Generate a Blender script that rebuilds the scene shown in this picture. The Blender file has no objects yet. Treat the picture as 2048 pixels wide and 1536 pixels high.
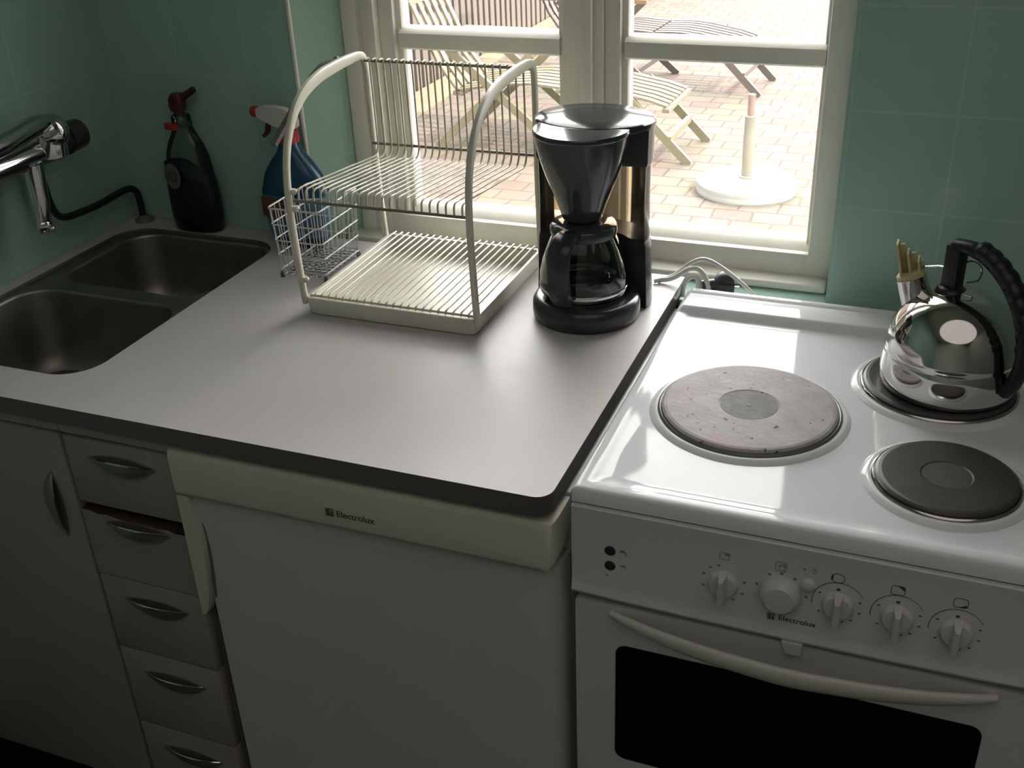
import bpy, bmesh, math, random
from mathutils import Matrix, Vector
random.seed(4)
PI = math.pi
scene = bpy.context.scene
COL = scene.collection

# ------------------------------------------------------------------ camera
cd = bpy.data.cameras.new('camera')
cam = bpy.data.objects.new('camera', cd)
COL.objects.link(cam)
cd.sensor_width = 36.0
cd.lens = 2183.42 / 2048 * 36.0
cd.clip_start = 0.02
cd.clip_end = 200
Rc = ((0.93159407, 0.36152585, -0.0378357), (0.14263542, -0.45930552, -0.87675172), (-0.33434656, 0.81138, -0.47945269))
m3 = Matrix(((Rc[0][0], -Rc[1][0], -Rc[2][0]), (Rc[0][1], -Rc[1][1], -Rc[2][1]), (Rc[0][2], -Rc[1][2], -Rc[2][2])))
cam.matrix_world = Matrix.Translation((0.35179597, -1.02598222, 0.73415178)) @ m3.to_4x4()
scene.camera = cam

# ------------------------------------------------------------------ sky, sun, exposure
SKY_BASE, SKY_GLOW = 2.9, 8.6
w = bpy.data.worlds.new('sky')
scene.world = w
w.use_nodes = True
bg = w.node_tree.nodes['Background']
bg.inputs['Color'].default_value = (1.0, 0.965, 0.95, 1)
bg.inputs['Strength'].default_value = 1.0
# hazy sky: a broad bright region on the window side, dimmer overhead and behind the house
_n = w.node_tree
_tc = _n.nodes.new('ShaderNodeTexCoord')
_dt = _n.nodes.new('ShaderNodeVectorMath'); _dt.operation = 'DOT_PRODUCT'
_dt.inputs[1].default_value = Vector((-0.10, 0.86, 0.50)).normalized()
_mx = _n.nodes.new('ShaderNodeMath'); _mx.operation = 'MAXIMUM'; _mx.inputs[1].default_value = 0.0
_pw = _n.nodes.new('ShaderNodeMath'); _pw.operation = 'POWER'; _pw.inputs[1].default_value = 3.0
_ma = _n.nodes.new('ShaderNodeMath'); _ma.operation = 'MULTIPLY_ADD'
_ma.inputs[1].default_value = SKY_GLOW
_ma.inputs[2].default_value = SKY_BASE
_n.links.new(_tc.outputs['Generated'], _dt.inputs[0])
_n.links.new(_dt.outputs['Value'], _mx.inputs[0])
_n.links.new(_mx.outputs[0], _pw.inputs[0])
_n.links.new(_pw.outputs[0], _ma.inputs[0])
_n.links.new(_ma.outputs[0], bg.inputs['Strength'])
sl = bpy.data.lights.new('sun', 'SUN')
sl.energy = 4.5
sl.angle = math.radians(3)
sl.color = (1.0, 0.93, 0.82)
sun = bpy.data.objects.new('sun', sl)
COL.objects.link(sun)
sun.rotation_euler = Vector((-0.62, 0.12, -0.80)).to_track_quat('-Z', 'Y').to_euler()
# added warm fill light under the ceiling, no fixture; lifts the dim interior
al = bpy.data.lights.new('room_fill', 'AREA')
al.shape = 'DISK'
al.size = 2.5
al.energy = 5.8
al.color = (1.0, 0.90, 0.86)
fill_light = bpy.data.objects.new('room_fill', al)
COL.objects.link(fill_light)
fill_light.location = (.62, -1.33, 1.69)
vs = scene.view_settings
vs.view_transform = 'Standard'
vs.look = 'None'
vs.gamma = 1
vs.use_curve_mapping = False
vs.exposure = 0.6


# ------------------------------------------------------------------ materials
def mat(name, color, rough=0.5, metal=0.0, spec=0.5, noise=0.0, nscale=8.0, bump=0.0, bscale=60.0, col2=None, coat=0.0, rnoise=0.0):
    m = bpy.data.materials.new(name)
    m.use_nodes = True
    nt = m.node_tree
    b = nt.nodes['Principled BSDF']
    b.inputs['Base Color'].default_value = (*color, 1)
    b.inputs['Roughness'].default_value = rough
    b.inputs['Metallic'].default_value = metal
    b.inputs['Specular IOR Level'].default_value = spec
    b.inputs['Coat Weight'].default_value = coat
    b.inputs['Coat Roughness'].default_value = 0.05
    tc = nt.nodes.new('ShaderNodeTexCoord')
    if noise > 0 or col2:
        n = nt.nodes.new('ShaderNodeTexNoise')
        n.inputs['Scale'].default_value = nscale
        n.inputs['Detail'].default_value = 4
        nt.links.new(tc.outputs['Object'], n.inputs['Vector'])
        mx = nt.nodes.new('ShaderNodeMix')
        mx.data_type = 'RGBA'
        c2 = col2 or tuple(c * (1 - noise) for c in color)
        mx.inputs[6].default_value = (*color, 1)
        mx.inputs[7].default_value = (*c2, 1)
        rp = nt.nodes.new('ShaderNodeMapRange')
        rp.inputs['From Min'].default_value = 0.35
        rp.inputs['From Max'].default_value = 0.7
        nt.links.new(n.outputs['Fac'], rp.inputs['Value'])
        nt.links.new(rp.outputs['Result'], mx.inputs[0])
        nt.links.new(mx.outputs[2], b.inputs['Base Color'])
        if rnoise:
            mr = nt.nodes.new('ShaderNodeMapRange')
            mr.inputs['To Min'].default_value = rough
            mr.inputs['To Max'].default_value = rough + rnoise
            nt.links.new(n.outputs['Fac'], mr.inputs['Value'])
            nt.links.new(mr.outputs['Result'], b.inputs['Roughness'])
    if bump > 0:
        n2 = nt.nodes.new('ShaderNodeTexNoise')
        n2.inputs['Scale'].default_value = bscale
        nt.links.new(tc.outputs['Object'], n2.inputs['Vector'])
        bp = nt.nodes.new('ShaderNodeBump')
        bp.inputs['Strength'].default_value = bump
        bp.inputs['Distance'].default_value = 0.002
        nt.links.new(n2.outputs['Fac'], bp.inputs['Height'])
        nt.links.new(bp.outputs['Normal'], b.inputs['Normal'])
    return m


def glass(name, tint, gloss=0.12, rough=0.02, dens=1.0):
    """thin clear sheet: see-through with a fresnel reflection"""
    m = bpy.data.materials.new(name)
    m.use_nodes = True
    nt = m.node_tree
    nt.nodes.clear()
    out = nt.nodes.new('ShaderNodeOutputMaterial')
    tr = nt.nodes.new('ShaderNodeBsdfTransparent')
    tr.inputs['Color'].default_value = (*tint, 1)
    gl = nt.nodes.new('ShaderNodeBsdfGlossy')
    gl.inputs['Roughness'].default_value = rough
    lw = nt.nodes.new('ShaderNodeFresnel')
    lw.inputs['IOR'].default_value = 1.45
    ma = nt.nodes.new('ShaderNodeMath')
    ma.operation = 'MULTIPLY'
    ma.inputs[1].default_value = dens
    mx = nt.nodes.new('ShaderNodeMixShader')
    nt.links.new(lw.outputs[0], ma.inputs[0])
    nt.links.new(ma.outputs[0], mx.inputs[0])
    nt.links.new(tr.outputs[0], mx.inputs[1])
    nt.links.new(gl.outputs[0], mx.inputs[2])
    nt.links.new(mx.outputs[0], out.inputs[0])
    return m


def brick(name, c1, c2, mortar, bw, rh, ms, rough, off=0.5, plane='xy', bump=0.3, shift=(0, 0, 0), noise=0.0, warp=0.0, spec=0.5):
    m = bpy.data.materials.new(name)
    m.use_nodes = True
    nt = m.node_tree
    b = nt.nodes['Principled BSDF']
    b.inputs['Roughness'].default_value = rough
    b.inputs['Specular IOR Level'].default_value = spec
    g = nt.nodes.new('ShaderNodeNewGeometry')
    s = nt.nodes.new('ShaderNodeSeparateXYZ')
    nt.links.new(g.outputs['Position'], s.inputs[0])
    c = nt.nodes.new('ShaderNodeCombineXYZ')
    a = {'x': 0, 'y': 1, 'z': 2}
    nt.links.new(s.outputs[a[plane[0]]], c.inputs[0])
    nt.links.new(s.outputs[a[plane[1]]], c.inputs[1])
    ad = nt.nodes.new('ShaderNodeVectorMath')
    ad.operation = 'ADD'
    ad.inputs[1].default_value = shift
    nt.links.new(c.outputs[0], ad.inputs[0])
    vec = ad.outputs[0]
    nz = nt.nodes.new('ShaderNodeTexNoise')
    nz.inputs['Scale'].default_value = 5
    nz.inputs['Detail'].default_value = 3
    nt.links.new(g.outputs['Position'], nz.inputs['Vector'])
    if warp:
        sb = nt.nodes.new('ShaderNodeVectorMath')
        sb.operation = 'MULTIPLY_ADD'
        sb.inputs[1].default_value = (warp, warp, warp)
        nt.links.new(nz.outputs['Color'], sb.inputs[0])
        nt.links.new(vec, sb.inputs[2])
        vec = sb.outputs[0]
    bt = nt.nodes.new('ShaderNodeTexBrick')
    bt.offset = off
    bt.inputs['Color1'].default_value = (*c1, 1)
    bt.inputs['Color2'].default_value = (*c2, 1)
    bt.inputs['Mortar'].default_value = (*mortar, 1)
    bt.inputs['Scale'].default_value = 1
    bt.inputs['Brick Width'].default_value = bw
    bt.inputs['Row Height'].default_value = rh
    bt.inputs['Mortar Size'].default_value = ms
    bt.inputs['Mortar Smooth'].default_value = 0.3
    nt.links.new(vec, bt.inputs['Vector'])
    colr = bt.outputs['Color']
    if noise:
        mx = nt.nodes.new('ShaderNodeMix')
        mx.data_type = 'RGBA'
        mx.blend_type = 'MULTIPLY'
        mx.inputs[0].default_value = noise
        nt.links.new(colr, mx.inputs[6])
        nt.links.new(nz.outputs['Color'], mx.inputs[7])
        colr = mx.outputs[2]
    nt.links.new(colr, b.inputs['Base Color'])
    bp = nt.nodes.new('ShaderNodeBump')
    bp.invert = True
    bp.inputs['Strength'].default_value = bump
    bp.inputs['Distance'].default_value = 0.003
    nt.links.new(bt.outputs['Fac'], bp.inputs['Height'])
    nt.links.new(bp.outputs['Normal'], b.inputs['Normal'])
    return m


def wood(name, c1, c2, scale=20, rough=0.6):
    m = mat(name, c1, rough)
    nt = m.node_tree
    b = nt.nodes['Principled BSDF']
    tc = nt.nodes.new('ShaderNodeTexCoord')
    mp = nt.nodes.new('ShaderNodeMapping')
    mp.inputs['Scale'].default_value = (1, 8, 8)
    n = nt.nodes.new('ShaderNodeTexNoise')
    n.inputs['Scale'].default_value = scale
    n.inputs['Detail'].default_value = 6
    mx = nt.nodes.new('ShaderNodeMix')
    mx.data_type = 'RGBA'
    mx.inputs[6].default_value = (*c1, 1)
    mx.inputs[7].default_value = (*c2, 1)
    nt.links.new(tc.outputs['Object'], mp.inputs[0])
    nt.links.new(mp.outputs[0], n.inputs['Vector'])
    nt.links.new(n.outputs['Fac'], mx.inputs[0])
    nt.links.new(mx.outputs[2], b.inputs['Base Color'])
    return m


MINT1, MINT2, GROUT = (0.345, 0.53, 0.45), (0.33, 0.51, 0.43), (0.39, 0.56, 0.48)
M = dict(
    tile_back=brick('tile_back', MINT1, MINT2, GROUT, 0.15, 0.15, 0.0022, 0.22, off=0, plane='xz', shift=(0.08, 0.155, 0), bump=0.18),
    tile_side=brick('tile_side', MINT1, MINT2, GROUT, 0.15, 0.15, 0.0022, 0.22, off=0, plane='yz', shift=(0.02, 0.155, 0), bump=0.15),
    plaster=mat('plaster', (0.42, 0.45, 0.40), 0.8, noise=0.1, bump=0.2),
    ceiling=mat('ceiling_paint', (0.5, 0.5, 0.46), 0.9, noise=0.05),
    floor=mat('dark_floor', (0.035, 0.030, 0.026), 0.45, noise=0.4, nscale=12),
    paint=mat('window_paint', (0.80, 0.785, 0.70), 0.38, noise=0.06, nscale=14, bump=0.05, bscale=40),
    laminate=mat('white_laminate', (0.55, 0.53, 0.52), 0.40, noise=0.07, nscale=5, col2=(0.525, 0.495, 0.49), rnoise=0.12),
    edge=mat('dark_edge_band', (0.13, 0.125, 0.12), 0.35, noise=0.2),
    steel=mat('brushed_sink_steel', (0.34, 0.33, 0.29), 0.42, 1.0, noise=0.3, nscale=18, rnoise=0.1),
    chrome=mat('chrome', (0.62, 0.62, 0.63), 0.08, 1.0, noise=0.05),
    kettle=mat('polished_steel', (0.66, 0.64, 0.62), 0.045, 1.0, noise=0.06, nscale=6, rnoise=0.05),
    pullm=mat('brushed_nickel', (0.42, 0.40, 0.38), 0.34, 0.75, noise=0.15),
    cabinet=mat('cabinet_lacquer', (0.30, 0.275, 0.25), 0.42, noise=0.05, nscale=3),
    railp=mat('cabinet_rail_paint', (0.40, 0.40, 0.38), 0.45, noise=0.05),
    dark=mat('shadow_gap', (0.012, 0.011, 0.010), 0.7, noise=0.2),  # near-black: the shade under the cabinets is put into the colour
    brown=mat('worn_bare_wood', (0.075, 0.043, 0.022), 0.7, noise=0.6, nscale=30),
    fridge=mat('fridge_white', (0.56, 0.56, 0.55), 0.33, noise=0.04, nscale=4, bump=0.03, bscale=160),
    cream=mat('cream_plastic', (0.60, 0.60, 0.49), 0.36, noise=0.05, nscale=6),
    enamel=mat('white_enamel', (0.74, 0.76, 0.78), 0.06, spec=0.5, noise=0.03, nscale=5, coat=0.0),
    panel=mat('cooker_white', (0.60, 0.60, 0.60), 0.25, noise=0.03, nscale=5),
    hcream=mat('handle_cream', (0.58, 0.575, 0.51), 0.35, noise=0.04),
    ink=mat('grey_print', (0.06, 0.06, 0.06), 0.6, noise=0.1),
    inklight=mat('faint_print', (0.22, 0.22, 0.22), 0.6, noise=0.1),
    ovenglass=mat('black_oven_glass', (0.004, 0.004, 0.004), 0.12, noise=0.1, spec=0.35),
    iron=mat('black_cast_iron', (0.060, 0.054, 0.052), 0.42, noise=0.25, nscale=25, bump=0.1, bscale=200),
    ironc=mat('cast_iron_center', (0.085, 0.078, 0.075), 0.5, noise=0.25, nscale=40, bump=0.1, bscale=200),
    ring=mat('stainless_trim_ring', (0.50, 0.49, 0.48), 0.16, 1.0, noise=0.1),
    plastic=mat('black_plastic', (0.036, 0.039, 0.041), 0.22, noise=0.2, nscale=10),
    gloss=mat('glossy_black_plastic', (0.045, 0.048, 0.055), 0.10, noise=0.1),
    lidp=mat('lid_black_plastic', (0.035, 0.036, 0.042), 0.16, spec=0.8, noise=0.1),
    rubber=mat('black_handle_plastic', (0.008, 0.009, 0.009), 0.4, noise=0.2),
    wire=mat('cream_coated_wire', (0.60, 0.57, 0.47), 0.35, noise=0.05),
    wirew=mat('white_coated_wire', (0.70, 0.69, 0.68), 0.35, noise=0.05),
    raild=mat('backlit_grey_rail', (0.23, 0.22, 0.18), 0.4, noise=0.2),  # same coating as the wires; backlit shade put into the colour
    rackp=mat('cream_rack_plastic', (0.64, 0.625, 0.53), 0.35, noise=0.04),
    greyp=mat('dark_grey_strip', (0.14, 0.15, 0.14), 0.4, noise=0.1),
    whistle=mat('pale_yellow_plastic', (0.55, 0.50, 0.25), 0.45, noise=0.1, nscale=30),
    whitep=mat('white_plastic', (0.55, 0.55, 0.52), 0.4, noise=0.05),
    redp=mat('red_plastic', (0.42, 0.025, 0.02), 0.35, noise=0.1),
    redd=mat('dark_red_plastic', (0.075, 0.012, 0.013), 0.4, noise=0.2),
    blue=mat('blue_cleaner', (0.010, 0.07, 0.14), 0.15, noise=0.2, nscale=10),
    bluel=mat('blue_white_label', (0.035, 0.15, 0.26), 0.4, noise=0.4, nscale=25, col2=(0.12, 0.24, 0.30)),
    labelb=mat('brown_label', (0.16, 0.07, 0.05), 0.4, noise=0.6, nscale=60),
    blackliq=mat('black_sleeve', (0.006, 0.006, 0.006), 0.4, noise=0.3),
    labelw=mat('pale_round_label', (0.17, 0.165, 0.14), 0.5, noise=0.2, nscale=50),
    pipe=mat('dull_dark_pipe', (0.035, 0.045, 0.038), 0.35, 0.6, noise=0.3),
    grey=mat('grey_fitting', (0.16, 0.17, 0.15), 0.5, noise=0.2),
    cord=mat('white_cord', (0.62, 0.62, 0.60), 0.4, noise=0.05),
    plug=mat('dark_plug', (0.03, 0.035, 0.036), 0.35, noise=0.3),
    silver=mat('plug_pin_metal', (0.7, 0.7, 0.7), 0.2, 1.0, noise=0.05),
    pole=mat('pale_painted_tube', (0.26, 0.23, 0.19), 0.5, noise=0.1),
    poleb=mat('pinkish_tube', (0.30, 0.20, 0.18), 0.5, noise=0.2, nscale=20),
    concrete=mat('white_concrete', (0.36, 0.35, 0.33), 0.8, noise=0.08, nscale=10, bump=0.3, bscale=40),
    teak=wood('weathered_pale_wood', (0.23, 0.20, 0.13), (0.17, 0.145, 0.095), 14),
    teakg=wood('darker_grey_wood', (0.15, 0.12, 0.108), (0.11, 0.088, 0.08), 14),  # greyer and darker than the nearer chair's wood
    orange=wood('warm_oiled_wood', (0.24, 0.155, 0.085), (0.20, 0.125, 0.07), 10),
    fence=wood('fence_wood', (0.20, 0.165, 0.14), (0.14, 0.115, 0.105), 8),
    sand=mat('peach_gravel', (0.25, 0.19, 0.125), 0.9, noise=0.15, nscale=20, bump=0.4, bscale=60),
    pane=glass('window_glass', (0.97, 0.98, 0.97), dens=0.7),
    carafe=glass('carafe_glass', (0.62, 0.64, 0.63), dens=2.2, rough=0.03),
    tank=glass('smoky_tank', (0.74, 0.66, 0.56), dens=1.0, rough=0.15),
    clearb=glass('clear_bottle', (0.80, 0.84, 0.82), dens=1.0, rough=0.1),
    coil=mat('dark_mesh_scourer', (0.16, 0.17, 0.19), 0.4, 0.5, noise=0.4, nscale=60),
)
M['patio'] = brick('patio_setts', (0.205, 0.172, 0.142), (0.168, 0.134, 0.117), (0.130, 0.102, 0.088), 0.165, 0.125, 0.006, 0.85, off=0.43, plane='xy', bump=0.6, noise=0.36, warp=0.045, spec=0.2)


def worn_plate():
    """greyish burnt-on plate with dark specks"""
    m = mat('worn_grey_plate', (0.40, 0.37, 0.375), 0.6, spec=0.2, noise=0.3, nscale=22, col2=(0.31, 0.285, 0.29), bump=0.25, bscale=120)
    nt = m.node_tree
    b = nt.nodes['Principled BSDF']
    src = b.inputs['Base Color'].links[0].from_socket
    tc = nt.nodes.new('ShaderNodeTexCoord')
    def layer(src, scale, lo, hi, col, detail=2.0):
        n = nt.nodes.new('ShaderNodeTexNoise')
        n.inputs['Scale'].default_value = scale
        n.inputs['Detail'].default_value = detail
        nt.links.new(tc.outputs['Object'], n.inputs['Vector'])
        r = nt.nodes.new('ShaderNodeMapRange')
        r.inputs['From Min'].default_value = lo
        r.inputs['From Max'].default_value = hi
        nt.links.new(n.outputs['Fac'], r.inputs['Value'])
        mx = nt.nodes.new('ShaderNodeMix')
        mx.data_type = 'RGBA'
        mx.inputs[7].default_value = (*col, 1)
        nt.links.new(r.outputs['Result'], mx.inputs[0])
        nt.links.new(src, mx.inputs[6])
        return mx.outputs[2]
    s = layer(src, 14, 0.58, 0.70, (0.39, 0.31, 0.305))
    s = layer(s, 95, 0.685, 0.72, (0.05, 0.04, 0.042))
    s = layer(s, 40, 0.66, 0.70, (0.42, 0.41, 0.41))
    nt.links.new(s, b.inputs['Base Color'])
    return m


M['enamel'].node_tree.nodes['Principled BSDF'].inputs['IOR'].default_value = 1.23
M['worn'] = worn_plate()
M['wornc'] = mat('worn_plate_center', (0.13, 0.13, 0.13), 0.6, spec=0.2, noise=0.35, nscale=60, bump=0.25, bscale=150)


# ------------------------------------------------------------------ mesh building
def rr(x0, x1, y0, y1, r, n=6):
    P = []
    for cx, cy, a in ((x1 - r, y0 + r, -90), (x1 - r, y1 - r, 0), (x0 + r, y1 - r, 90), (x0 + r, y0 + r, 180)):
        for i in range(n + 1):
            t = math.radians(a + 90 * i / n)
            P.append((cx + r * math.cos(t), cy + r * math.sin(t)))
    return P


def smooth_path(P, n=8, closed=False):
    P = [Vector(p) for p in P]
    out = []
    N = len(P)
    rng = range(N) if closed else range(N - 1)
    for i in rng:
        p1, p2 = P[i], P[(i + 1) % N]
        p0 = P[i - 1] if (i > 0 or closed) else p1 * 2 - p2
        p3 = P[(i + 2) % N] if (i + 2 < N or closed) else p2 * 2 - p1
        for k in range(n):
            t = k / n
            out.append(0.5 * ((2 * p1) + (p2 - p0) * t + (2 * p0 - 5 * p1 + 4 * p2 - p3) * t * t + (3 * p1 - p0 - 3 * p2 + p3) * t ** 3))
    if not closed:
        out.append(P[-1])
    return out


class MB:
    def __init__(s):
        s.bm = bmesh.new()
        s.T = Matrix.Identity(4)
        s.mi = 0

    def v(s, co):
        return s.bm.verts.new(s.T @ Vector(co))

    def f(s, vs):
        try:
            fc = s.bm.faces.new(vs)
            fc.material_index = s.mi
            return fc
        except ValueError:
            return None

    def box(s, x0, x1, y0, y1, z0, z1, bev=0.0, seg=2):
        c = [s.v(p) for p in ((x0, y0, z0), (x1, y0, z0), (x1, y1, z0), (x0, y1, z0), (x0, y0, z1), (x1, y0, z1), (x1, y1, z1), (x0, y1, z1))]
        fs = [s.f([c[i] for i in q]) for q in ((3, 2, 1, 0), (4, 5, 6, 7), (0, 1, 5, 4), (1, 2, 6, 5), (2, 3, 7, 6), (3, 0, 4, 7))]
        if bev:
            es = list({e for fc in fs for e in fc.edges})
            bmesh.ops.bevel(s.bm, geom=es, offset=bev, segments=seg, affect='EDGES', profile=0.5, material=-1)
        return s

    def loft(s, loops, closed=True, cap0=True, cap1=True, ring=False):
        rows = [[s.v(p) for p in lp] for lp in loops]
        n = len(rows[0])
        R = range(len(rows) - 1) if not ring else range(len(rows))
        for i in R:
            a, b = rows[i], rows[(i + 1) % len(rows)]
            for j in range(n if closed else n - 1):
                k = (j + 1) % n
                s.f((a[j], a[k], b[k], b[j]))
        if closed and not ring:
            if cap0:
                s.f(list(reversed(rows[0])))
            if cap1:
                s.f(rows[-1])
        return s

    def lathe(s, prof, cx=0, cy=0, n=48, sx=1, sy=1, cap0=True, cap1=True, ring=False):
        loops = [[(cx + r * sx * math.cos(2 * PI * k / n), cy + r * sy * math.sin(2 * PI * k / n), z) for k in range(n)] for r, z in prof]
        return s.loft(loops, True, cap0, cap1, ring)

    def prism(s, poly, z0, z1, plane='xy', bev=0.0, top=None):
        def P(a, b, c):
            return {'xy': (a, b, c), 'xz': (a, c, b), 'yz': (c, a, b)}[plane]
        t = top or poly
        return s.loft([[P(a, b, z0) for a, b in poly], [P(a, b, z1) for a, b in t]])

    def sweep(s, path, sec, side=None, closed=False):
        """sec: function t -> [(a, b)...]; frame: a along side, b along normal"""
        path = [Vector(p) for p in path]
        N = len(path)
        loops = []
        nrm = None
        for i, p in enumerate(path):
            if closed:
                t = path[(i + 1) % N] - path[i - 1]
            else:
                t = path[min(i + 1, N - 1)] - path[max(i - 1, 0)]
            t.normalize()
            if side is not None:
                sd = Vector(side)
                sd = (sd - t * sd.dot(t)).normalized()
            else:
                if nrm is None:
                    ref = Vector((0, 0, 1)) if abs(t.z) < 0.9 else Vector((1, 0, 0))
                    nrm = ref
                sd = (nrm - t * nrm.dot(t)).normalized()
                nrm = sd
            n = sd.cross(t)
            loops.append([p + sd * a + n * b for a, b in sec(i / max(1, N - 1))])
        return s.loft(loops, True, True, True, closed)

    def tube(s, path, r, n=8, side=None, closed=False):
        rf = r if callable(r) else (lambda t: r)
        return s.sweep(path, lambda t: [(rf(t) * math.cos(2 * PI * k / n), rf(t) * math.sin(2 * PI * k / n)) for k in range(n)], side, closed)

    def sphere(s, c, r, sx=1, sy=1, sz=1, n=24, m=14, a0=-90, a1=90):
        prof = []
        for i in range(m + 1):
            a = math.radians(a0 + (a1 - a0) * i / m)
            prof.append((max(r * math.cos(a), 1e-4), c[2] + r * sz * math.sin(a)))
        return s.lathe(prof, c[0], c[1], n, sx, sy)

    def build(s, name, mats, parent=None, smooth=40):
        bm = s.bm
        bmesh.ops.remove_doubles(bm, verts=bm.verts, dist=1e-6)
        bmesh.ops.recalc_face_normals(bm, faces=bm.faces)
        me = bpy.data.meshes.new(name)
        if parent is not None:
            loc = root_loc(parent)
            bmesh.ops.translate(bm, verts=bm.verts, vec=-loc)
        bm.to_mesh(me)
        bm.free()
        for mm in (mats if isinstance(mats, (list, tuple)) else [mats]):
            me.materials.append(M[mm] if isinstance(mm, str) else mm)
        if smooth:
            me.shade_smooth()
            me.set_sharp_from_angle(angle=math.radians(smooth))
        o = bpy.data.objects.new(name, me)
        COL.objects.link(o)
        if parent is not None:
            o.parent = parent
        return o


def root_loc(o):
    while o.parent:
        o = o.parent
    return Vector(o.location)


def tag(o, label=None, cat=None, group=None, kind=None):
    for k, v in (('label', label), ('category', cat), ('group', group), ('kind', kind)):
        if v:
            o[k] = v
    return o


def thing(name, loc, label, cat, group=None):
    o = bpy.data.objects.new(name, None)
    o.empty_display_size = 0.05
    o.location = loc
    COL.objects.link(o)
    return tag(o, label, cat, group)


def flat_with_holes(outer, holes, z0, z1):
    """plan outline with holes, as a solid plate (bmesh)"""
    cu = bpy.data.curves.new('tmp', 'CURVE')
    cu.dimensions = '2D'
    cu.fill_mode = 'BOTH'
    cu.extrude = (z1 - z0) / 2
    for P in [outer] + holes:
        sp = cu.splines.new('POLY')
        sp.points.add(len(P) - 1)
        for i, (x, y) in enumerate(P):
            sp.points[i].co = (x, y, 0, 1)
        sp.use_cyclic_u = True
    o = bpy.data.objects.new('tmp', cu)
    COL.objects.link(o)
    dg = bpy.context.evaluated_depsgraph_get()
    me = bpy.data.meshes.new_from_object(o.evaluated_get(dg))
    bm = bmesh.new()
    bm.from_mesh(me)
    bmesh.ops.translate(bm, verts=bm.verts, vec=(0, 0, (z0 + z1) / 2))
    bpy.data.objects.remove(o)
    bpy.data.curves.remove(cu)
    bpy.data.meshes.remove(me)
    return bm


def lettering(text, size, x, y, z, material, parent, name='lettering', stretch=1.0):
    cu = bpy.data.curves.new('tmp', 'FONT')
    cu.body = text
    cu.size = size
    cu.extrude = 0.0001
    cu.offset = size * 0.012
    o = bpy.data.objects.new('tmp', cu)
    COL.objects.link(o)
    dg = bpy.context.evaluated_depsgraph_get()
    me = bpy.data.meshes.new_from_object(o.evaluated_get(dg))
    bpy.data.objects.remove(o)
    bpy.data.curves.remove(cu)
    mb = MB()
    mb.bm.from_mesh(me)
    bpy.data.meshes.remove(me)
    bmesh.ops.transform(mb.bm, matrix=Matrix.Translation((x, y, z)) @ Matrix.Rotation(PI / 2, 4, 'X') @ Matrix.Diagonal((stretch, 1, 1, 1)), verts=mb.bm.verts)
    return mb.build(name, material, parent, smooth=0)


def brand_mark(mb, x0, y, z0, s):
    """square emblem: outlined square holding two slanted bars"""
    t = s * 0.10
    mb.box(x0, x0 + t, y, y + .0006, z0, z0 + s)
    mb.box(x0 + s - t, x0 + s, y, y + .0006, z0, z0 + s)
    mb.box(x0, x0 + s, y, y + .0006, z0, z0 + t)
    mb.box(x0, x0 + s, y, y + .0006, z0 + s - t, z0 + s)
    mb.prism([(x0 + .18 * s, z0 + .15 * s), (x0 + .45 * s, z0 + .15 * s), (x0 + .45 * s, z0 + .85 * s), (x0 + .18 * s, z0 + .85 * s)], y, y + .0006, 'xz')
    mb.prism([(x0 + .58 * s, z0 + .15 * s), (x0 + .82 * s, z0 + .15 * s), (x0 + .82 * s, z0 + .5 * s), (x0 + .58 * s, z0 + .85 * s)], y, y + .0006, 'xz')


# ================================================================== the room
FL = -0.90
XL, YW = -1.149, 0.655
mb = MB()
mb.box(XL - .1, 2.0, -2.7, YW + .2, FL - .1, FL)
tag(mb.build('floor', 'floor'), kind='structure')
mb = MB()
mb.box(XL - .1, 2.0, -2.7, YW + .2, 1.70, 1.8)
tag(mb.build('ceiling', 'ceiling'), kind='structure')
mb = MB()
mb.box(XL - .1, XL, -2.7, YW + .2, FL, 1.70)
tag(mb.build('wall_left', 'tile_side'), kind='structure')
mb = MB()
mb.box(XL, XL + .012, -2.6, .05, FL, -.765)  # added dark strip standing in for the shade low on the wall
tag(mb.build('wall_shade_left', 'dark'), kind='structure')
mb = MB()
mb.box(1.9, 2.0, -2.7, YW + .2, FL, 1.70)
tag(mb.build('wall_right', 'plaster'), kind='structure')
mb = MB()
mb.box(XL, 1.9, -2.7, -2.6, FL, 1.70)
tag(mb.build('wall_rear', 'plaster'), kind='structure')
ZT = 1.20     # head of the window opening
ZS = -0.0200   # tiled ledge under the window
mb = MB()
left = [(XL, YW), (-0.7275, YW), (-0.6665, 0.735), (-0.6665, 0.855), (XL, 0.855)]
right = [(0.214, YW), (1.9, YW), (1.9, 0.855), (0.214, 0.855)]
mb.prism(left, FL, 1.70)
mb.prism(right, FL, 1.70)
mb.box(-0.7275, 0.214, YW, 0.855, FL, ZS)
mb.box(-0.015, 0.214, .604, YW, FL, ZS)
mb.box(-0.7275, 0.214, YW, 0.855, ZT, 1.70)
tag(mb.build('wall_back', 'tile_back'), kind='structure')
# metal edge strip on the outer corner of the left reveal
mb = MB()
mb.tube([(-0.7265, YW - .001, 0.0), (-0.7265, YW - .001, 1.69)], 0.004, 8)
tag(mb.build('trim_1', 'paint'), kind='structure')

# ------------------------------------------------------------------ window
F0, F1 = 0.688, 0.80
ZT2 = (ZT - .734) / 1.0233 + .734
# the window unit is drawn at y = 0.688 and set 4 cm deeper into the wall, 2 % larger
WT = Matrix.Translation((-.00821, .02391, -.01711)) @ Matrix.Scale(1.0233, 4)
win = MB()
win.T = WT
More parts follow.
